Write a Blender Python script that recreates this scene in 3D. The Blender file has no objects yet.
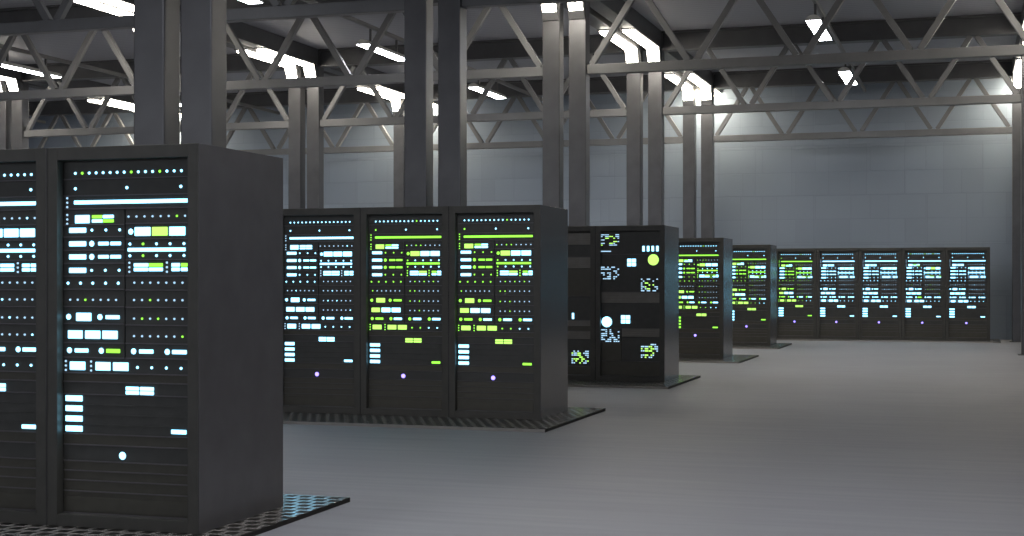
import bpy, bmesh, math, random
from mathutils import Vector, Matrix

C = bpy.context.scene.collection
S = bpy.context.scene
random.seed(7)
EYE = 1.46

# ------------------------------------------------------------------ materials
def new_mat(name):
    m = bpy.data.materials.new(name); m.use_nodes = True
    nt = m.node_tree; nt.nodes.clear()
    out = nt.nodes.new('ShaderNodeOutputMaterial')
    return m, nt, out

def node(nt, typ, **kw):
    n = nt.nodes.new(typ)
    for k, v in kw.items():
        if k in n.inputs: n.inputs[k].default_value = v
        else: setattr(n, k, v)
    return n

def surf(name, col, rough=0.5, metal=0.0, noise=0.0, nscale=6.0, spec=0.5, bump=0.0, bscale=60.0):
    m, nt, out = new_mat(name)
    b = node(nt, 'ShaderNodeBsdfPrincipled')
    b.inputs['Base Color'].default_value = (*col, 1)
    b.inputs['Roughness'].default_value = rough
    b.inputs['Metallic'].default_value = metal
    b.inputs['Specular IOR Level'].default_value = spec
    nt.links.new(b.outputs[0], out.inputs[0])
    tc = node(nt, 'ShaderNodeTexCoord')
    if noise:
        n = node(nt, 'ShaderNodeTexNoise'); n.inputs['Scale'].default_value = nscale; n.inputs['Detail'].default_value = 5
        nt.links.new(tc.outputs['Object'], n.inputs['Vector'])
        r = node(nt, 'ShaderNodeMapRange')
        r.inputs['From Min'].default_value = .3; r.inputs['From Max'].default_value = .7
        r.inputs['To Min'].default_value = 1 - noise; r.inputs['To Max'].default_value = 1 + noise
        nt.links.new(n.outputs['Fac'], r.inputs['Value'])
        mx = node(nt, 'ShaderNodeVectorMath', operation='MULTIPLY')
        mx.inputs[0].default_value = col
        nt.links.new(r.outputs[0], mx.inputs[1])
        nt.links.new(mx.outputs[0], b.inputs['Base Color'])
    if bump:
        n2 = node(nt, 'ShaderNodeTexNoise'); n2.inputs['Scale'].default_value = bscale
        nt.links.new(tc.outputs['Object'], n2.inputs['Vector'])
        bp = node(nt, 'ShaderNodeBump'); bp.inputs['Strength'].default_value = bump; bp.inputs['Distance'].default_value = .01
        nt.links.new(n2.outputs['Fac'], bp.inputs['Height']); nt.links.new(bp.outputs[0], b.inputs['Normal'])
    return m

def glow(name, col, strength):
    m, nt, out = new_mat(name)
    e = node(nt, 'ShaderNodeEmission'); e.inputs[0].default_value = (*col, 1); e.inputs[1].default_value = strength
    nt.links.new(e.outputs[0], out.inputs[0])
    return m

def wall_mat():
    m, nt, out = new_mat('painted_block_wall')
    b = node(nt, 'ShaderNodeBsdfPrincipled'); b.inputs['Roughness'].default_value = .7; b.inputs['Specular IOR Level'].default_value = .2
    nt.links.new(b.outputs[0], out.inputs[0])
    tc = node(nt, 'ShaderNodeTexCoord')
    sp = node(nt, 'ShaderNodeSeparateXYZ'); nt.links.new(tc.outputs['Object'], sp.inputs[0])
    ad = node(nt, 'ShaderNodeMath', operation='ADD'); nt.links.new(sp.outputs[0], ad.inputs[0]); nt.links.new(sp.outputs[1], ad.inputs[1])
    cb = node(nt, 'ShaderNodeCombineXYZ'); nt.links.new(ad.outputs[0], cb.inputs[0]); nt.links.new(sp.outputs[2], cb.inputs[1])
    def brick(w, h, off, shift):
        mp = node(nt, 'ShaderNodeMapping'); mp.inputs['Location'].default_value = (shift, shift * .6, 0)
        nt.links.new(cb.outputs[0], mp.inputs[0])
        t = node(nt, 'ShaderNodeTexBrick'); t.offset = off
        t.inputs['Scale'].default_value = 1; t.inputs['Brick Width'].default_value = w; t.inputs['Row Height'].default_value = h
        t.inputs['Mortar Size'].default_value = .011; t.inputs['Mortar Smooth'].default_value = .4
        t.inputs['Color1'].default_value = (.97, .97, .97, 1); t.inputs['Color2'].default_value = (1.03, 1.03, 1.03, 1); t.inputs['Mortar'].default_value = (.93, .93, .93, 1)
        nt.links.new(mp.outputs[0], t.inputs[0]); return t
    t1 = brick(1.35, .60, .37, 0); t2 = brick(.93, 1.27, .41, .33)
    mul = node(nt, 'ShaderNodeVectorMath', operation='MULTIPLY')
    nt.links.new(t1.outputs['Color'], mul.inputs[0]); nt.links.new(t2.outputs['Color'], mul.inputs[1])
    m2 = node(nt, 'ShaderNodeVectorMath', operation='MULTIPLY'); m2.inputs[1].default_value = WALL_COL
    nt.links.new(mul.outputs[0], m2.inputs[0]); nt.links.new(m2.outputs[0], b.inputs['Base Color'])
    mx = node(nt, 'ShaderNodeMath', operation='MAXIMUM'); nt.links.new(t1.outputs['Fac'], mx.inputs[0]); nt.links.new(t2.outputs['Fac'], mx.inputs[1])
    bp = node(nt, 'ShaderNodeBump', invert=True); bp.inputs['Strength'].default_value = .35; bp.inputs['Distance'].default_value = .02
    nt.links.new(mx.outputs[0], bp.inputs['Height']); nt.links.new(bp.outputs[0], b.inputs['Normal'])
    return m

def floor_mat():
    m, nt, out = new_mat('poured_concrete')
    b = node(nt, 'ShaderNodeBsdfPrincipled'); b.inputs['Specular IOR Level'].default_value = .3
    nt.links.new(b.outputs[0], out.inputs[0])
    tc = node(nt, 'ShaderNodeTexCoord')
    n = node(nt, 'ShaderNodeTexNoise'); n.inputs['Scale'].default_value = .7; n.inputs['Detail'].default_value = 8; n.inputs['Roughness'].default_value = .65
    nt.links.new(tc.outputs['Object'], n.inputs['Vector'])
    mp = node(nt, 'ShaderNodeMapping'); mp.inputs['Scale'].default_value = (.5, 7, 1); nt.links.new(tc.outputs['Object'], mp.inputs[0])
    n2 = node(nt, 'ShaderNodeTexNoise'); n2.inputs['Scale'].default_value = 1.4; n2.inputs['Detail'].default_value = 6
    nt.links.new(mp.outputs[0], n2.inputs['Vector'])
    av = node(nt, 'ShaderNodeMath', operation='ADD'); nt.links.new(n.outputs['Fac'], av.inputs[0]); nt.links.new(n2.outputs['Fac'], av.inputs[1])
    r = node(nt, 'ShaderNodeMapRange'); r.inputs['From Min'].default_value = .7; r.inputs['From Max'].default_value = 1.3
    r.inputs['To Min'].default_value = .9; r.inputs['To Max'].default_value = 1.1
    nt.links.new(av.outputs[0], r.inputs[0])
    v = node(nt, 'ShaderNodeVectorMath', operation='MULTIPLY'); v.inputs[0].default_value = FLOOR_COL
    nt.links.new(r.outputs[0], v.inputs[1])
    # small dark specks
    n3 = node(nt, 'ShaderNodeTexNoise'); n3.inputs['Scale'].default_value = 2.2; n3.inputs['Detail'].default_value = 3
    mp3 = node(nt, 'ShaderNodeMapping'); mp3.inputs['Scale'].default_value = (1, 3, 1); nt.links.new(tc.outputs['Object'], mp3.inputs[0]); nt.links.new(mp3.outputs[0], n3.inputs['Vector'])
    r3 = node(nt, 'ShaderNodeMapRange'); r3.inputs['From Min'].default_value = .72; r3.inputs['From Max'].default_value = .78
    r3.inputs['To Min'].default_value = 1; r3.inputs['To Max'].default_value = .8; nt.links.new(n3.outputs['Fac'], r3.inputs[0])
    v2 = node(nt, 'ShaderNodeVectorMath', operation='MULTIPLY'); nt.links.new(v.outputs[0], v2.inputs[0]); nt.links.new(r3.outputs[0], v2.inputs[1])
    nt.links.new(v2.outputs[0], b.inputs['Base Color'])
    rr = node(nt, 'ShaderNodeMapRange'); rr.inputs['From Min'].default_value = .3; rr.inputs['From Max'].default_value = .7
    rr.inputs['To Min'].default_value = .5; rr.inputs['To Max'].default_value = .65; nt.links.new(n.outputs['Fac'], rr.inputs[0]); nt.links.new(rr.outputs[0], b.inputs['Roughness'])
    return m

def ceiling_mat():
    m, nt, out = new_mat('ribbed_ceiling_deck')
    b = node(nt, 'ShaderNodeBsdfPrincipled'); b.inputs['Roughness'].default_value = .6; b.inputs['Base Color'].default_value = (*CEIL_COL, 1); b.inputs['Specular IOR Level'].default_value = .2
    nt.links.new(b.outputs[0], out.inputs[0])
    tc = node(nt, 'ShaderNodeTexCoord')
    w = node(nt, 'ShaderNodeTexWave', bands_direction='Y'); w.inputs['Scale'].default_value = 1.6
    nt.links.new(tc.outputs['Object'], w.inputs['Vector'])
    bp = node(nt, 'ShaderNodeBump'); bp.inputs['Strength'].default_value = .25; bp.inputs['Distance'].default_value = .02
    nt.links.new(w.outputs['Fac'], bp.inputs['Height']); nt.links.new(bp.outputs[0], b.inputs['Normal'])
    return m

def grating_mat():
    m, nt, out = new_mat('perforated_metal_plate')
    tc = node(nt, 'ShaderNodeTexCoord')
    t = node(nt, 'ShaderNodeTexBrick'); t.offset = .5
    t.inputs['Scale'].default_value = 1; t.inputs['Brick Width'].default_value = .105; t.inputs['Row Height'].default_value = .115
    t.inputs['Mortar Size'].default_value = .024; t.inputs['Mortar Smooth'].default_value = .5
    nt.links.new(tc.outputs['Object'], t.inputs[0])
    metal = node(nt, 'ShaderNodeBsdfPrincipled'); metal.inputs['Base Color'].default_value = (.46, .43, .40, 1); metal.inputs['Metallic'].default_value = .58; metal.inputs['Roughness'].default_value = .15
    dark = node(nt, 'ShaderNodeBsdfPrincipled'); dark.inputs['Base Color'].default_value = (.02, .018, .016, 1); dark.inputs['Roughness'].default_value = .5; dark.inputs['Specular IOR Level'].default_value = .15
    bp = node(nt, 'ShaderNodeBump'); bp.inputs['Strength'].default_value = .2; bp.inputs['Distance'].default_value = .003
    nt.links.new(t.outputs['Fac'], bp.inputs['Height']); nt.links.new(bp.outputs[0], metal.inputs['Normal'])
    sn = node(nt, 'ShaderNodeSeparateXYZ'); nt.links.new(tc.outputs['Normal'], sn.inputs[0])
    up = node(nt, 'ShaderNodeMath', operation='GREATER_THAN'); up.inputs[1].default_value = .5; nt.links.new(sn.outputs[2], up.inputs[0])
    fr = node(nt, 'ShaderNodeMath', operation='LESS_THAN'); fr.inputs[1].default_value = -.5; nt.links.new(sn.outputs[1], fr.inputs[0])
    uf = node(nt, 'ShaderNodeMath', operation='MAXIMUM'); nt.links.new(up.outputs[0], uf.inputs[0]); nt.links.new(fr.outputs[0], uf.inputs[1]); up = uf
    fm = node(nt, 'ShaderNodeMath', operation='MULTIPLY'); nt.links.new(t.outputs['Fac'], fm.inputs[0]); nt.links.new(up.outputs[0], fm.inputs[1])
    mix = node(nt, 'ShaderNodeMixShader'); nt.links.new(fm.outputs[0], mix.inputs[0]); nt.links.new(dark.outputs[0], mix.inputs[1]); nt.links.new(metal.outputs[0], mix.inputs[2])
    nt.links.new(mix.outputs[0], out.inputs[0])
    return m

WALL_COL = (.28, .33, .41); FLOOR_COL = (.26, .258, .274); CEIL_COL = (.36, .37, .41)
M = dict(
    wall=wall_mat(), floor=floor_mat(), ceiling=ceiling_mat(), grating=grating_mat(),
    steel=surf('painted_grey_steel', (.17, .17, .175), .42, .0, .10, 3, .5, .05, 40),
    post=surf('brushed_dark_steel', (.14, .139, .145), .33, .6, .10, 3, .5, .04, 60),
    dark_steel=surf('dark_steel', (.12, .12, .125), .5, .2, .08, 4),
    trough=surf('white_enamel', (.62, .62, .60), .35, 0, .04, 5),
    cabinet=surf('black_powder_coat', (.072, .069, .061), .45, 0, .12, 8, .5, .04, 160),
    side=surf('charcoal_powder_coat', (.072, .068, .070), .26, 0, .08, 5, .75, .006, 160),
    unit=surf('black_anodised_face', (.064, .064, .060), .5, 0, .12, 10),
    blank=surf('matt_black_blank', (.082, .077, .062), .55, 0, .10, 10),
    lip=surf('highlight_grey_edge', (.15, .14, .15), .4, .3),  # lighter grey paints the highlight along each unit's lower edge
    slat=surf('grey_vent_slats', (.26, .245, .225), .4, .2, .08, 12),
    led_w=glow('cool_white_led', (.28, .72, 1.0), 3.6),
    led_s=glow('dim_white_led', (.45, .74, 1.0), 1.2),
    led_g=glow('lime_led', (.30, .95, .07), 1.75),
    led_y=glow('pale_lime_led', (.45, .92, .15), 1.7),
    led_p=glow('violet_led', (.28, .22, 1.0), 3.3),
    lamp=glow('warm_white_diffuser', (1.0, .93, .80), 26.0),
    wash=glow('wall_wash_diffuser', (1.0, .90, .68), 46.0),
    tube=glow('warm_white_tube', (.93, .95, 1.0), 40.0),
)

# ------------------------------------------------------------------ mesh helpers
def bm_box(bm, lo, hi, bev=0.0):
    c = [(a + b) / 2 for a, b in zip(lo, hi)]; s = [abs(b - a) for a, b in zip(lo, hi)]
    r = bmesh.ops.create_cube(bm, size=1, matrix=Matrix.Translation(c) @ Matrix.Diagonal((*s, 1)))
    if bev:
        es = list({e for v in r['verts'] for e in v.link_edges})
        bmesh.ops.bevel(bm, geom=es, offset=min(bev, min(s) * .45), segments=2, affect='EDGES', profile=.5)

def bm_bar(bm, p, q, w, h, bev=0.0):
    p = Vector(p); q = Vector(q); d = q - p; L = d.length
    z = d.normalized(); y = Vector((0, 1, 0)); x = y.cross(z).normalized(); y = z.cross(x)
    mat = Matrix((x, y, z)).transposed().to_4x4(); mat.translation = (p + q) / 2
    r = bmesh.ops.create_cube(bm, size=1, matrix=mat @ Matrix.Diagonal((w, h, L, 1)))
    if bev:
        es = list({e for v in r['verts'] for e in v.link_edges})
        bmesh.ops.bevel(bm, geom=es, offset=bev, segments=2, affect='EDGES', profile=.5)

def bm_disc(bm, c, r, depth, seg=16):
    # a short dome pointing to -Y
    m = Matrix.Translation(c) @ Matrix.Rotation(math.pi / 2, 4, 'X')
    rr = bmesh.ops.create_cone(bm, cap_ends=True, segments=seg, radius1=r, radius2=r * .72, depth=depth, matrix=m)

def mesh_of(name, fn):
    bm = bmesh.new(); fn(bm)
    me = bpy.data.meshes.new(name); bm.to_mesh(me); bm.free(); me.materials.append(None)
    return me

CACHE = {}
def cached(key, name, fn):
    if key not in CACHE: CACHE[key] = mesh_of(name, fn)
    return CACHE[key]

def put(name, me, mat, parent=None, loc=(0, 0, 0)):
    o = bpy.data.objects.new(name, me); C.objects.link(o); o.location = loc
    if me.materials:
        o.material_slots[0].link = 'OBJECT'; o.material_slots[0].material = mat
    if parent: o.parent = parent
    return o

def obj(name, fn, mat, parent=None, loc=(0, 0, 0)): return put(name, mesh_of(name, fn), mat, parent, loc)

def thing(name, label, cat, loc, group=None):
    o = bpy.data.objects.new(name, None); C.objects.link(o); o.location = loc; o.empty_display_size = .2
    o['label'] = label; o['category'] = cat
    if group: o['group'] = group
    return o

def tag(o, label, cat, group=None):
    o['label'] = label; o['category'] = cat
    if group: o['group'] = group
    return o

# ------------------------------------------------------------------ room shell
X0, X1, Y0, YB, ZC = -34.0, 9.2, -9.0, 37.5, EYE + 5.2
def struct(name, lo, hi, mat):
    o = obj(name, lambda bm: bm_box(bm, lo, hi), mat); o['kind'] = 'structure'; return o
struct('floor', (X0, Y0, -.2), (X1, YB, 0), M['floor'])
struct('ceiling', (X0, Y0, ZC), (X1, YB, ZC + .2), M['ceiling'])
struct('wall_back', (X0 - .2, YB, -.2), (X1 + .2, YB + .2, ZC + .2), M['wall'])
struct('wall_left', (X0 - .2, Y0, -.2), (X0, YB, ZC + .2), M['wall'])
struct('wall_right', (X1, Y0, -.2), (X1 + .2, YB, ZC + .2), M['wall'])

# ------------------------------------------------------------------ steel frame
LINES = [-30.45, -22.6, -14.75, -6.9, .95]
BAY = 7.85; PW, PD, PITCH = .30, .27, .46
YN = [10.97 + 6.29 * n for n in range(5)]
ORD = ['fifth from the back wall', 'fourth from the back wall', 'third from the back wall', 'second from the back wall', 'closest to the back wall']
LN = {-30.45: 'outermost left line', -22.6: 'far left line', -14.75: 'left line', -6.9: 'middle line', .95: 'right line'}

def post_bm(bm): bm_box(bm, (0, 0, .012), (PW, PD, ZC - .001), .012)
def column(x, n, label):
    t = thing('steel_column', label, 'column', (x, YN[n], 0), 'twin steel columns')
    me = cached('post', 'post', post_bm)
    for k in (0, 1): put('post', me, M['post'], t, (k * PITCH, 0, 0))
    put('base_plate', cached('bp', 'base_plate', lambda bm: bm_box(bm, (-.06, -.06, 0), (PITCH + PW + .06, PD + .06, .014), .004)), M['dark_steel'], t)
COLS = {
    (-6.9, 0): 'broad dark twin steel column rising right behind the nearest server row',
    (-6.9, 1): 'dark twin steel column rising behind the row of three racks with green lights',
    (-6.9, 2): 'twin steel column in front of the third row, left of the cluster-display rack',
    (-6.9, 3): 'twin steel column rising over the rack with the big lime disc',
    (-6.9, 4): 'twin steel column against the back wall rising behind the fourth server row',
    (.95, 1): 'twin steel column beside the aisle, nearest of the right line',
    (.95, 2): 'twin steel column beside the aisle, third from the back wall',
    (.95, 3): 'twin steel column at the right picture edge, second from the back wall',
    (.95, 4): 'twin steel column against the back wall right of the long rack row',
    (-14.75, 2): 'twin steel column of the left line, third from the back wall',
    (-14.75, 3): 'pale twin steel column in the left bay, lit by strip lights above it',
    (-14.75, 4): 'twin steel column against the back wall, mostly hidden left of a nearer dark column',
    (-22.6, 3): 'twin steel column at the far left edge above the nearest racks',
    (-22.6, 4): 'twin steel column of the far left line standing against the back wall',
}
for (x, n), lab in COLS.items(): column(x, n, lab)

ZCH = EYE + 3.54           # lower chord centre
ZB = EYE + 4.8             # underside of the top beam
SPAN = BAY - PITCH - PW
def top_bm(bm):
    bm_box(bm, (0, -.15, 0), (SPAN, .15, .035)); bm_box(bm, (0, -.02, .0351), (SPAN, .02, ZC - ZB - .0351)); bm_box(bm, (0, -.15, ZC - ZB - .035), (SPAN, .15, ZC - ZB - .001))
def chord_bm(bm): bm_box(bm, (0, -.08, -.08), (SPAN, .08, .08), .008)
def brace_bm(sgn):
    def f(bm):
        p = SPAN / 8
        bm_bar(bm, (.07 * sgn, 0, .08), (sgn * (p - .06), 0, ZB - ZCH), .10, .10, .006)
    return f
def truss(x, n, label):
    t = thing('roof_truss', label, 'truss', (x + PITCH + PW, YN[n] + PD / 2, 0), 'steel roof trusses')
    put('top_beam', cached('top', 'top_beam', top_bm), M['dark_steel'], t, (0, 0, ZB))
    put('lower_chord', cached('chord', 'lower_chord', chord_bm), M['steel'], t, (0, 0, ZCH))
    for k in range(5):
        for s in (1, -1):
            if (k == 0 and s < 0) or (k == 4 and s > 0): continue
            put('diagonal_brace', cached(('br', s), 'diagonal_brace', brace_bm(s)), M['steel'], t, (k * SPAN / 4, 0, ZCH))
BAYN = {-6.9: 'bay over the aisle', -14.75: 'middle bay', -22.6: 'left bay', -30.45: 'outermost left bay'}
for x, ns in ((-6.9, (1, 2, 3, 4)), (-14.75, (1, 2, 3, 4)), (-22.6, (2, 3, 4)), (-30.45, (3, 4))):
    for n in ns:
        truss(x, n, 'grey steel roof truss in the %s, %s' % (BAYN[x], ORD[n]))

# twin roof beams running towards the back wall over every column line, with their strip lights
def tray_bm(L):
    def f(bm):
        bm_box(bm, (0, 0, 0), (PW, L, ZC - ZB - .051), .01)
    return f
for x, ns in ((-6.9, range(-1, 4)), (.95, range(-1, 4)), (-14.75, range(0, 4)), (-22.6, range(1, 4))):
    for n in ns:
        ya = 10.97 + 6.29 * n + PD + .02; L = 6.29 - PD - .04
        t = thing('roof_beam', 'twin roof beam on the %s, ending at the column %s' % (LN[x], ORD[n + 1]), 'beam', (x, ya, ZB + .05), 'twin roof beams along the column lines')
        for k in (0, 1): put('beam_half', cached(('tray', round(L, 3)), 'beam_half', tray_bm(L)), M['dark_steel'], t, (k * PITCH, 0, 0))

def strip_bm(bm): bm_box(bm, (.045, -2.5, -.065), (PW - .045, -.34, -.0205), .008)
def house_bm(bm): bm_box(bm, (0, -2.55, -.02), (PW, -.26, -.002), .004)
def end_bm(bm):
    # slanted light panel between the strip and the post
    vs = [bm.verts.new(p) for p in ((.03, -.26, -.03), (PW - .03, -.26, -.03), (PW - .03, -.05, -.40), (.03, -.05, -.40))]
    vb = [bm.verts.new((v.co.x, v.co.y + .03, v.co.z + .012)) for v in vs]
    bm.faces.new(vs); bm.faces.new(list(reversed(vb)))
    for i in range(4):
        j = (i + 1) % 4; bm.faces.new((vs[j], vs[i], vb[i], vb[j]))
    bmesh.ops.recalc_face_normals(bm, faces=bm.faces)
def bracket_bm(bm):
    vs = [(.0, -.22, -.015), (.0, -.002, -.015), (.0, -.002, -.47), (.0, -.03, -.47)]
    a = [bm.verts.new((0.01, y, z)) for _, y, z in vs]; b = [bm.verts.new((PW - .01, y, z)) for _, y, z in vs]
    bm.faces.new(a); bm.faces.new(list(reversed(b)))
    for i in range(4):
        j = (i + 1) % 4; bm.faces.new((a[j], a[i], b[i], b[j]))
    bmesh.ops.recalc_face_normals(bm, faces=bm.faces)
for x, ns in ((-6.9, range(2, 5)), (.95, range(2, 5)), (-14.75, range(2, 5)), (-22.6, range(3, 5))):
    for n in ns:
        t = thing('strip_light', 'twin strip light on the %s, at the column %s' % (LN[x], ORD[n]), 'light', (x, YN[n], ZB + .05), 'twin strip lights along the column lines')
        for k in (0, 1):
            put('housing', cached('sh', 'housing', house_bm), M['dark_steel'], t, (k * PITCH, 0, 0))
            put('diffuser', cached('sd', 'diffuser', strip_bm), M['lamp'], t, (k * PITCH, 0, 0))
            if (x, n) in COLS or n == 0:
                put('end_bracket', cached('eb', 'end_bracket', bracket_bm), M['dark_steel'], t, (k * PITCH, 0, 0))
                put('end_panel', cached('ep', 'end_panel', end_bm), M['lamp'], t, (k * PITCH, 0, 0))

# short strips between the last columns and the back wall
def short_bm(bm): bm_box(bm, (.025, .04, -.10), (PW - .025, YB - YN[4] - PD - .06, -.0205), .008)
def short_house_bm(bm): bm_box(bm, (0, .03, -.02), (PW, YB - YN[4] - PD - .03, -.002), .004)
def short_tray_bm(bm): bm_box(bm, (0, .01, 0), (PW, YB - YN[4] - PD - .01, ZC - ZB - .051), .01)
for x, wh in ((-6.9, 'middle'), (.95, 'right'), (-14.75, 'left'), (-22.6, 'far left')):
    t = thing('roof_beam', 'short twin roof beam joining the %s wall column to the back wall' % wh, 'beam', (x, YN[4] + PD, ZB + .05), 'twin roof beams along the column lines')
    u = thing('strip_light', 'short twin strip light behind the %s column at the back wall' % wh, 'light', (x, YN[4] + PD, ZB + .05), 'short strip lights at the back wall')
    for k in (0, 1):
        put('beam_half', cached('stray', 'beam_half', short_tray_bm), M['dark_steel'], t, (k * PITCH, 0, 0))
        put('housing', cached('shh', 'housing', short_house_bm), M['dark_steel'], u, (k * PITCH, 0, 0))
        put('diffuser', cached('shd', 'diffuser', short_bm), M['wash'], u, (k * PITCH, 0, 0))

# hanging trough lights in the middle of each bay, on a rail
TROUGH_L = 2.1
def trough_bm(bm):
    n = 12; prof = []
    for i in range(n + 1):
        a = math.pi * i / n
        prof.append((.127 * math.cos(a), .10 * math.sin(a)))
    inner = [(px * .93, pz * .90) for px, pz in prof]
    rings = []
    for y in (0, TROUGH_L):
        rings.append([bm.verts.new((px, y, pz)) for px, pz in prof]); rings.append([bm.verts.new((px, y, pz)) for px, pz in inner])
    o0, i0, o1, i1 = rings
    for k in range(n):
        bm.faces.new((o0[k], o0[k + 1], o1[k + 1], o1[k])); bm.faces.new((i0[k + 1], i0[k], i1[k], i1[k + 1]))
    for a, b in ((o0, i0), (o1, i1)):
        for k in range(n): bm.faces.new((a[k], b[k], b[k + 1], a[k + 1]))
    for e in (0, n):
        bm.faces.new((o0[e], o1[e], i1[e], i0[e]))
    bm.faces.new([v for v in i0]); bm.faces.new([v for v in i1])
    bmesh.ops.recalc_face_normals(bm, faces=bm.faces)
def tube_bm(bm): bm_box(bm, (-.0555, .012, -.010), (.0555, TROUGH_L - .012, .022), .006)
ZL = EYE + 4.37
for x, ns in ((-6.9, (-1, 2, 3)), (-14.75, (0, 1, 2, 3)), (-22.6, (1, 2, 3)), (-30.45, (2, 3))):
    xc = {-6.9: -2.52, -14.75: -10.75, -22.6: -18.8, -30.45: -26.6}[x]
    ya = YN[0] + 6.29 * ns[0] + .7; yb = YB - .05
    r = obj('lamp_rail', lambda bm: bm_box(bm, (-.03, ya, -.08), (.03, yb, 0), .006), M['steel'], None, (xc, 0, ZB - .001))
    tag(r, 'thin grey steel rail carrying the hanging lights in the %s' % BAYN[x], 'rail')
    for n, dx in [(n, 0) for n in ns] + ([(-1, -2.9), (-1, -1.45), (-1, 1.45), (-1, 2.9)] if x == -6.9 else []):  # sideways-offset lamps are added out of view to brighten the near floor
        yl = 10.97 + 6.29 * n + 1.25
        t = thing('trough_light', 'hanging twin-tube trough light in the %s, %s' % (BAYN[x], ['second from the camera end', 'third from the camera end', 'fourth from the camera end', 'last before the back wall', 'above the nearest racks'][n]), 'light', (xc + dx, yl, ZL), 'hanging trough lights')
        if dx: t['label'] = 'hanging trough light added unseen to brighten the foreground, %s of the middle one' % {-2.9: 'furthest left', -1.45: 'just left', 1.45: 'just right', 2.9: 'furthest right'}[dx]
        put('reflector', cached('tr', 'reflector', trough_bm), M['trough'], t)
        for s in (-1, 1): put('tube', cached('tb', 'tube', tube_bm), M['tube'], t, (s * .0605, 0, 0))
        for yy in (.4, TROUGH_L - .4):
            put('hanger', cached(('hg', bool(dx)), 'hanger', lambda bm: bm_box(bm, (-.02, -.02, .096), (.02, .02, (ZC - ZL - .001) if dx else ZB - ZL - .083), .004)), M['dark_steel'], t, (0, yy, 0))

# ------------------------------------------------------------------ server racks
RW, RD, RH = 1.0, 1.05, 2.2
MAT_T = .03
OX0, OX1, OV0, OV1 = .07, .925, .075, 2.13      # opening in the front frame
REC = .06
def body_bm(bm): bm_box(bm, (.004, .08, .0), (RW - .008, RD, RH), .006)
def frame_bm(bm):
    bm_box(bm, (0.002, 0, 0), (OX0, .0795, RH), .004); bm_box(bm, (OX1, 0, 0), (RW - .0086, .0795, RH), .002)
    bm_box(bm, (OX0 - .001, .001, RH - OV0), (OX1 + .001, .0795, RH - .0005), .003); bm_box(bm, (OX0 - .001, .001, 0.0005), (OX1 + .001, .0795, RH - OV1), .003)
def side_bm(bm): bm_box(bm, (RW - .0085, .0015, .001), (RW - .0015, RD - .002, RH - .001), .002)
def rear_bm(bm):
    bm_box(bm, (.05, RD - .002, .06), (RW - .05, RD + .012, RH - .06), .004)

def X(c): return c * .00183 - .012
# element: (kind, x0, x1, v, height, mixed colour, green colour)
def dots(cs, v, r, mixed='', green='', base='w', gbase=None):
    out = []
    for i, c in enumerate(cs):
        out.append(('dot', X(c), r, v, 0, 'g' if i in mixed else base, ('g' if (i in green) != (gbase == 'g') else base) if green or gbase else base))
    return out
def lin(a, b, n): return [a + (b - a) * i / (n - 1) for i in range(n)]
def bar(c0, c1, v, h, mx='w', gr='w'): return ('bar', X(c0), X(c1), v, h, mx, gr)
def blk(c0, c1, v, h, mx='w', gr='w'): return ('block', X(c0), X(c1), v, h, mx, gr)
def circ(c, v, mx='w', gr='w'): return ('circle', X(c), .017, v, 0, mx, gr)
def tri(c, v, mx='s', gr='g'): return ('triple', X(c), .007, v, .026, mx, gr)
LW = (OX0 + .003, .481); RWd = (.487, OX1 - .003); FW = (OX0 + .003, OX1 - .003)
UNITS = []
def U(span, v0, v1, *els, blank=False):
    flat = []
    for e in els:
        if isinstance(e, list): flat += e
        else: flat.append(e)
    k = 1.007
    UNITS.append((span, v0 * k, min(v1 * k, 2.127), [(*e[:3], e[3] * k, *e[4:]) for e in flat], blank))
U(FW, .082, .181, dots(lin(90, 472, 16), .147, .0085, (1, 8, 12), (10,)))
U(FW, .185, .277, dots((90, 278, 470), .236, .0095, (), (0,)))
U(FW, .281, .354, bar(86, 496, .316, .022, 'w', 'g'), tri(60, .316))
U(LW, .358, .446, blk(90, 143, .413, .047, 'w', 'y'), bar(152, 190, .400, .019, 'g', 'g'), bar(192, 231, .400, .019, 'w', 'w'), bar(152, 190, .4245, .019, 'w', 'w'), bar(192, 231, .4245, .019, 'g', 'w'), tri(60, .413))
U(RWd, .358, .441, dots(lin(284, 485, 8), .402, .0068, (6,), (0, 2, 3), 's'))
U(LW, .45, .515, bar(68, 130, .477, .029), dots((151, 202, 252), .477, .0085, (), (0, 1, 2)))
U(LW, .519, .592, bar(68, 130, .555, .029), circ(150, .555, 'w', 'g'), bar(175, 213, .555, .02, 'w', 'g'), bar(219, 257, .555, .02, 'w', 'g'))
U(LW, .596, .668, bar(68, 130, .631, .029), circ(150, .631, 'w', 'g'), bar(175, 213, .631, .02, 'w', 'g'), bar(219, 257, .631, .02, 'w', 'g'))
U(LW, .672, .742, bar(68, 130, .709, .029), dots((150, 200, 250), .709, .0085, (), (0, 1, 2)))
U(RWd, .445, .53, circ(292, .488, 'w', 'g'), blk(307, 363, .488, .05, 'w', 'y'), blk(369, 424, .488, .05, 'y', 'w'), blk(430, 486, .488, .05))
U(RWd, .534, .648, dots((289, 336, 384, 432, 481), .559, .0085, (1,), (0,)), bar(282, 487, .592, .021, 'w', 'g'), dots((289, 336, 384, 432, 481), .626, .0085, (1,), (0,)))
U(RWd, .652, .742, tri(287, .692), bar(304, 355, .679, .020, 'w', 'w'), bar(357, 407, .679, .020, 'g', 'y'), bar(304, 355, .7045, .020), bar(357, 407, .7045, .020), tri(421, .692), bar(438, 467, .679, .020, 'w', 'g'), bar(471, 495, .679, .020, 'g', 'w'), bar(438, 467, .7045, .020), bar(471, 495, .7045, .020))
U(LW, .746, .818, dots((63, 109, 154, 201, 247), .783, .009, (), (0, 1, 2, 3, 4)))
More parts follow.
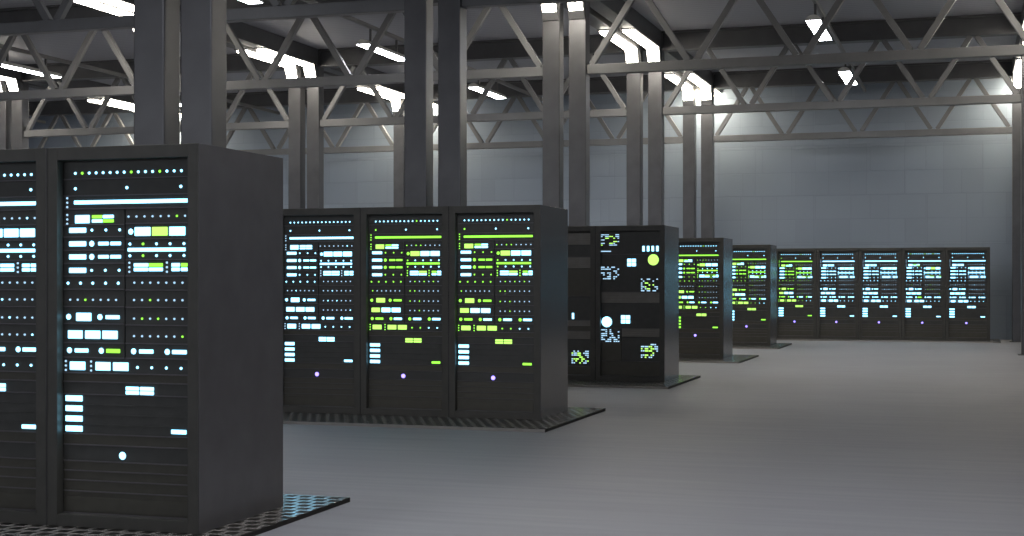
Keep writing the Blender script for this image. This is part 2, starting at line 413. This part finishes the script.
U(RWd, .746, .822, dots(lin(305, 476, 7), .78, .0068, (), (1, 3, 5), 's'))
U(LW, .822, .918, dots(lin(71, 239, 7), .879, .0068, (2,), (0,), 's'))
U(RWd, .826, .92, dots(lin(304, 476, 7), .879, .0068, (2,), (0, 1), 's'))
U(LW, .922, 1.017, circ(65, .978, 'w', 'g'), blk(94, 149, .978, .047, 'w', 'y'), circ(180, .978, 'w', 'g'), bar(202, 252, .978, .022, 'w', 'g'))
U(RWd, .924, 1.022, dots(lin(304, 476, 7), .985, .0068, (1, 3), (0, 2), 's'))
U(LW, 1.021, 1.127, blk(64, 117, 1.08, .047, 'w', 'y'), blk(127, 182, 1.08, .047), blk(190, 245, 1.08, .047))
U(RWd, 1.026, 1.127, dots(lin(304, 476, 7), 1.085, .0068, (6,), (2,), 's'))
U(LW, 1.131, 1.212, circ(68, 1.172, 'w', 'g'), bar(89, 138, 1.172, .023, 'w', 'g'), circ(185, 1.172, 'w', 'g'), bar(204, 254, 1.172, .023, 'g', 'w'))
U(RWd, 1.131, 1.212, circ(302, 1.172, 'w', 'g'), bar(323, 373, 1.172, .023), circ(422, 1.172, 'w', 'g'), bar(440, 491, 1.172, .023))
U(FW, 1.216, 1.302, tri(55, 1.261), blk(71, 127, 1.261, .048, 'w', 'y'), tri(148, 1.261), blk(165, 219, 1.261, .048, 'w', 'y'), blk(229, 284, 1.261, .048, 'w', 'y'), dots((316, 367, 419, 471), 1.264, .0085, (), (0, 1)))
U(FW, 1.306, 1.352, blank=True)
U(FW, 1.356, 1.424, bar(275, 322, 1.385, .021, 'w', 'y'), bar(326, 375, 1.385, .021, 'w', 'y'), bar(275, 322, 1.409, .021, 'w', 'y'), bar(326, 375, 1.409, .021, 'w', 'y'))
U(FW, 1.428, 1.654, bar(55, 117, 1.450, .033, 'w', 'w'), bar(55, 117, 1.508, .033, 'w', 'w'), bar(55, 117, 1.567, .033, 'w', 'w'), bar(55, 117, 1.625, .033, 'w', 'w'), bar(437, 490, 1.624, .024, 'w', 'g'))
U(FW, 1.658, 1.716, blank=True)
U(FW, 1.720, 1.81, ('circle', X(262), .023, 1.772, 0, 'P', 'P'))
U(FW, 1.814, 1.866, blank=True)
U(FW, 1.870, 1.922, blank=True)
U(FW, 1.926, 1.985, blank=True)
U(FW, 1.989, 2.125, blank=True)

def unit_bm(w, h, kind):
    def f(bm):
        bm_box(bm, (0, 0, 0), (w, .0195, h), .003)
        n0 = len(bm.faces)
        bm_box(bm, (.001, -.006, -.0035), (w - .001, .004, .003), .001)
        bm.faces.ensure_lookup_table()
        for q in bm.faces[n0:]: q.material_index = 1
        if kind == 'stack':
            for k in range(1, 4): bm_box(bm, (.005, -.004, h * k / 4 - .0025), (w - .005, .002, h * k / 4 + .0025), .0008)
        if kind == 'blank' and h > .1:
            bm_box(bm, (.02, -.0035, .012), (w - .02, .002, h - .03), .002)
    return f
def unit_mesh(w, h, kind):
    k = ('u', round(w, 4), round(h, 4), kind)
    if k not in CACHE:
        CACHE[k] = mesh_of('server_unit', unit_bm(w, h, kind)); CACHE[k].materials.append(M['lip'])
    return CACHE[k]
EL_NAME = {'dot': 'indicator_light', 'bar': 'light_bar', 'block': 'display_panel', 'circle': 'round_light', 'triple': 'port_lights'}
def el_bm(e, origin=(0, 0, 0)):
    k, a, b, v, h = e[:5]; ox, oy, oz = origin
    def f(bm):
        if k == 'dot': bm_disc(bm, (ox, oy - .0025, oz), b, .006, 10)
        elif k == 'circle': bm_disc(bm, (ox, oy - .003, oz), b, .007, 20)
        elif k == 'triple':
            for s in (-1, 0, 1): bm_disc(bm, (ox, oy - .0025, oz + s * h), b, .005, 8)
        else:
            w = b - a
            bm_box(bm, (ox - w / 2, oy - .006, oz - h / 2), (ox + w / 2, oy + .001, oz + h / 2), .003)
    return f
def el_centre(e):
    k, a, b, v, h = e[:5]
    return (a, v) if k in ('dot', 'circle', 'triple') else ((a + b) / 2, v)
def el_col(e, variant, white_dot):
    c = e[5] if variant == 'mixed' else e[6] if variant in ('green', 'lime') else ('w' if e[5] in 'wgy' else e[5])
    if variant == 'lime' and c == 'w' and e[0] == 'bar' and 1.43 < e[3] < 1.64: c = 'g'
    if c == 'P': c = 'w' if white_dot else 'p'
    return M['led_' + c]

def cabinet(t):
    put('cabinet_body', cached('body', 'cabinet_body', body_bm), M['cabinet'], t)
    put('front_frame', cached('frame', 'front_frame', frame_bm), M['cabinet'], t)
    put('side_panel', cached('side', 'side_panel', side_bm), M['side'], t)
    put('rear_door', cached('rear', 'rear_door', rear_bm), M['cabinet'], t)

def rack(x, y, variant, label, near, white_dot=False, group='server racks with rows of front lights'):
    t = thing('server_rack', label, 'server rack', (x, y, MAT_T), group)
    cabinet(t)
    for ui, ((a, b), v0, v1, els, blank) in enumerate(UNITS):
        w, h = b - a, v1 - v0
        kind = 'blank' if blank else 'stack' if abs(v0 - 1.428 * 1.007) < 1e-6 else 'unit'
        u = put('blank_panel' if blank else 'server_unit', unit_mesh(w, h, kind), M['blank' if blank else 'unit'], t, (a, REC, RH - v1))
        if near:
            for e in els:
                cx, cv = el_centre(e)
                key = ('el', e[0], round(e[1] - e[2], 4) if e[0] in ('bar', 'block') else e[2], e[4])
                put(EL_NAME[e[0]], cached(key, EL_NAME[e[0]], el_bm(e)), el_col(e, variant, white_dot), u, (cx - a, 0, v1 - cv))
        elif els:
            # small in the photo: the lights of one unit are one sub-part per colour
            by = {}
            for e in els: by.setdefault(el_col(e, variant, white_dot).name, []).append(e)
            for mn, es in by.items():
                def f(bm, es=es):
                    for e in es:
                        cx, cv = el_centre(e); el_bm(e, (cx - a, 0, v1 - cv))(bm)
                key = ('far', ui, mn, variant)
                put('front_lights', cached(key, 'front_lights', f), bpy.data.materials[mn], u)
    return t

XR1, XR2, XR3, XR4, XR5 = -4.13, -4.18, -4.08, -4.27, -4.13
def grating(y, x0, x1, label, y0=-.88, y1=.49):
    o = obj('floor_grating', lambda bm: bm_box(bm, (0, 0, 0), (x1 - x0, y1 - y0 + RD, MAT_T), .0008), M['grating'], None, (x0, y + y0, 0))
    tag(o, label, 'floor plate', 'perforated floor plates under the racks')
Y1, Y2, Y3, Y4, Y5, Y6 = 7.24, 14.21, 20.02, 26.29, 31.72, 35.73
# nearest row
rack(XR1 - RW, Y1, 'mixed', 'largest black server rack, nearest the camera, white front lights with a few lime ones', True, True)
rack(XR1 - 2 * RW, Y1, 'white', 'nearest-row black server rack cut off by the left picture edge, white lights only', True, True)
grating(Y1, -6.6, -3.89, 'perforated metal floor plate under the nearest racks, its back corner reflecting cyan')
# second row
rack(XR2 - RW, Y2, 'green', 'second-row black server rack at the right end, tall grey side showing, lime lights', True)
rack(XR2 - 2 * RW, Y2, 'green', 'second-row black server rack with lime lights, middle of three', True)
rack(XR2 - 3 * RW, Y2, 'white', 'second-row black server rack with only white lights, left of two lime-lit ones', True)
grating(Y2, -7.6, -3.88, 'perforated metal floor plate under the row of three racks')

# third row: racks with display matrices and discs
def bx_unit(t, name, x0, x1, v0, v1, mat): 
    return put(name, unit_mesh(x1 - x0, v1 - v0, 'unit'), mat, t, (x0, REC, RH - v1))
def matrix_panel(t, u, ux, uv1, x0, x1, v0, v1, seed, green):
    rnd = random.Random(seed)
    nx, nz = 9, 7
    w, h = (x1 - x0), (v1 - v0)
    cell = {}
    for j in range(nz):
        i = 0
        while i < nx:
            L = rnd.choice((1, 1, 2)); dx = i - (nx - 1) / 2; dz = j - (nz - 1) / 2
            rr = math.hypot(dx * .8, dz)
            if rnd.random() < .62 and i + L <= nx and not (.75 < rr < 1.15 and green):
                c = 2 if green and (rr < 2.2 or rnd.random() < .18) else 1
                for q in range(L): cell[(i + q, j)] = (c, q < L - 1)
            i += L + (rnd.random() < .35)
    xs, ow = [0.0], []
    for i in range(nx):
        xs += [w * i / nx + .003, w * (i + 1) / nx - .003]; ow += [(i - 1, True), (i, False)]
    xs.append(w); ow.append((nx - 1, True))
    zs, oz = [0.0], []
    for j in range(nz):
        zs += [h * j / nz + .006, h * (j + 1) / nz - .006]; oz += [None, j]
    zs.append(h); oz.append(None)
    bm = bmesh.new()
    V = [[bm.verts.new((x, -.004, z)) for z in zs] for x in xs]
    for a in range(len(xs) - 1):
        for b in range(len(zs) - 1):
            f = bm.faces.new((V[a][b], V[a + 1][b], V[a + 1][b + 1], V[a][b + 1]))
            if oz[b] is not None:
                c = cell.get((ow[a][0], oz[b]))
                if c and (not ow[a][1] or c[1]): f.material_index = c[0]
    bk = [bm.verts.new(p) for p in ((0, .001, 0), (w, .001, 0), (w, .001, h), (0, .001, h))]
    bm.faces.new(list(reversed(bk)))
    bm.faces.new([r[0] for r in V] + [bk[1], bk[0]]); bm.faces.new([r[-1] for r in reversed(V)] + [bk[3], bk[2]])
    bm.faces.new(list(reversed(V[0])) + [bk[0], bk[3]]); bm.faces.new(V[-1] + [bk[2], bk[1]])
    bmesh.ops.recalc_face_normals(bm, faces=bm.faces)
    me = bpy.data.meshes.new('display_matrix'); bm.to_mesh(me); bm.free()
    for q in ('unit', 'led_s', 'led_y'): me.materials.append(M[q])
    o = bpy.data.objects.new('display_matrix', me); C.objects.link(o); o.parent = u; o.location = (x0 - ux, 0, uv1 - v1)
def b_light(u, ux, uv1, kind, name, a, b, v, h, mat):
    e = (kind, a, b, v, h, 'w', 'w'); cx, cv = el_centre(e)
    put(name, mesh_of(name, el_bm(e)), mat, u, (cx - ux, 0, uv1 - cv))
def grille(t, x0, x1, v0, v1, n):
    def f(bm):
        h = v1 - v0
        bm_box(bm, (0, .008, 0), (x1 - x0, .0195, h))
        for k in range(n):
            z = h * (k + .5) / n
            bm_box(bm, (0.004, -.004, z - h / n * .22), (x1 - x0 - .004, .009, z + h / n * .22), .002)
    obj('vent_grille', f, M['slat'], t, (x0, REC, RH - v1))
def square_panel(u, ux, uv1, x0, x1, v0, v1):
    g = .006; xm = (x0 + x1) / 2; vm = (v0 + v1) / 2
    for a, b in ((x0, xm - g / 2), (xm + g / 2, x1)):
        for c, d in ((v0, vm - g / 2), (vm + g / 2, v1)):
            b_light(u, ux, uv1, 'block', 'display_panel', a, b, (c + d) / 2, d - c, M['led_w'])
FX0, FX1 = FW
DX = .03
def rack_b(x, y, label):
    t = thing('server_rack', label, 'server rack', (x, y, MAT_T), 'server racks with dot-matrix displays'); cabinet(t)
    u = bx_unit(t, 'server_unit', FX0, FX1, .085, .405, M['unit'])
    matrix_panel(t, u, FX0, .405, .065, .335, .115, .285, 3, True)
    b_light(u, FX0, .405, 'bar', 'light_bar', .07, .215, .362, .014, M['led_s'])
    for k in range(4): b_light(u, FX0, .405, 'bar', 'light_bar', .668 + k * .066, .703 + k * .066, .328, .075, M['led_w'])
    u = bx_unit(t, 'server_unit', FX0, FX1, .41, .94, M['unit'])
    square_panel(u, FX0, .94, .45, .575, .47, .575)
    b_light(u, FX0, .94, 'circle', 'round_light', .825, .08, .485, 0, M['led_y'])
    matrix_panel(t, u, FX0, .94, .065, .335, .575, .765, 11, False)
    matrix_panel(t, u, FX0, .94, .645, .895, .745, .935, 17, True)
    grille(t, FX0, FX1, .945, 1.095, 4)
    u = bx_unit(t, 'server_unit', FX0, FX1, 1.10, 1.452, M['unit'])
    b_light(u, FX0, 1.452, 'circle', 'round_light', .152, .077, 1.365, 0, M['led_w'])
    square_panel(u, FX0, 1.452, .36, .49, 1.27, 1.385)
    u = bx_unit(t, 'server_unit', FX0, .365, 1.457, 1.66, M['unit'])
    matrix_panel(t, u, FX0, 1.66, .07, .34, 1.465, 1.655, 23, False)
    grille(t, .37, FX1, 1.457, 1.575, 4)
    u = bx_unit(t, 'server_unit', .37, FX1, 1.58, 1.92, M['unit'])
    matrix_panel(t, u, .37, 1.92, .645, .895, 1.665, 1.875, 31, True)
    bx_unit(t, 'blank_panel', FX0, .365, 1.665, 1.92, M['blank'])
    bx_unit(t, 'blank_panel', FX0, FX1, 1.925, 2.125, M['blank'])
def rack_c(x, y, label):
    t = thing('server_rack', label, 'server rack', (x, y, MAT_T), 'server racks with dot-matrix displays'); cabinet(t)
    grille(t, FX0, FX1, .10, .265, 5); bx_unit(t, 'server_unit', FX0, FX1, .27, .44, M['unit'])
    grille(t, FX0, FX1, .445, .60, 5); bx_unit(t, 'blank_panel', FX0, FX1, .605, 1.0, M['blank'])
    u = bx_unit(t, 'server_unit', FX0, FX1, 1.005, 1.345, M['unit'])
    b_light(u, FX0, 1.345, 'bar', 'light_bar', .64, .67, 1.285, .085, M['led_w'])
    grille(t, FX0, FX1, 1.35, 1.43, 3); bx_unit(t, 'blank_panel', FX0, FX1, 1.435, 1.5, M['blank'])
    grille(t, FX0, FX1, 1.505, 1.615, 4)
    u = bx_unit(t, 'server_unit', FX0, FX1, 1.62, 2.0, M['unit'])
    matrix_panel(t, u, FX0, 2.0, .63, .89, 1.775, 1.97, 41, True)
    bx_unit(t, 'blank_panel', FX0, FX1, 2.005, 2.125, M['blank'])
rack_b(XR3 - RW, Y3, 'black rack with a big lime disc, a white disc and dotted displays')
rack_c(XR3 - 2 * RW, Y3, 'partly hidden black rack with grey vent slats, left of the lime disc rack')
grating(Y3, -6.6, -3.85, 'perforated metal floor plate under the lime disc rack, its corner reflecting green')
# fourth, fifth and far rows
rack(XR4 - RW, Y4, 'lime', 'single fourth-row rack with mostly lime lights, right of the lime disc rack', True)
grating(Y4, -5.6, -3.85, 'perforated metal floor plate under the fourth-row lime rack')
rack(XR5 - RW, Y5, 'green', 'single fifth-row rack with lime lights and a white bar stack, just before the far row', True)
grating(Y5, -5.6, -3.85, 'perforated metal floor plate under the fifth-row rack')
FAR = [('green', 'far-row rack with lime lights, leftmost of five along the back wall'),
       ('white', 'far-row rack with white lights, right of the lime one at the back wall'),
       ('white', 'far-row rack with white lights, middle of five at the back wall'),
       ('mixed', 'far-row rack with white and a few lime lights, second from the right end'),
       ('white', 'far-row rack with white lights, at the right end by the back wall column')]
for k, (v, lab) in enumerate(FAR):
    rack(.45 - (5 - k) * RW, Y6, v, lab, True)
grating(Y6, -4.8, .68, 'perforated metal floor plate under the far row of five racks', -.3, .2)

# ------------------------------------------------------------------ camera, world, view
cam = bpy.data.cameras.new('camera'); co = bpy.data.objects.new('camera', cam); C.objects.link(co)
co.location = (0, 0, EYE); co.rotation_euler = (math.pi / 2, 0, math.radians(17.53))
cam.sensor_width = 36; cam.lens = 1450 / 1024 * 36; cam.shift_y = 12 / 1024; cam.clip_end = 200
S.camera = co
w = bpy.data.worlds.new('world'); S.world = w; w.use_nodes = True
w.node_tree.nodes['Background'].inputs[0].default_value = (.5, .52, .56, 1); w.node_tree.nodes['Background'].inputs[1].default_value = 1.1
S.view_settings.view_transform = 'Standard'; S.view_settings.look = 'None'; S.view_settings.exposure = 0; S.view_settings.gamma = 1
S.view_settings.use_curve_mapping = False
S.cycles.use_denoising = True
S.cycles.max_bounces = 8; S.cycles.diffuse_bounces = 5; S.cycles.glossy_bounces = 4
S.cycles.sample_clamp_indirect = 4
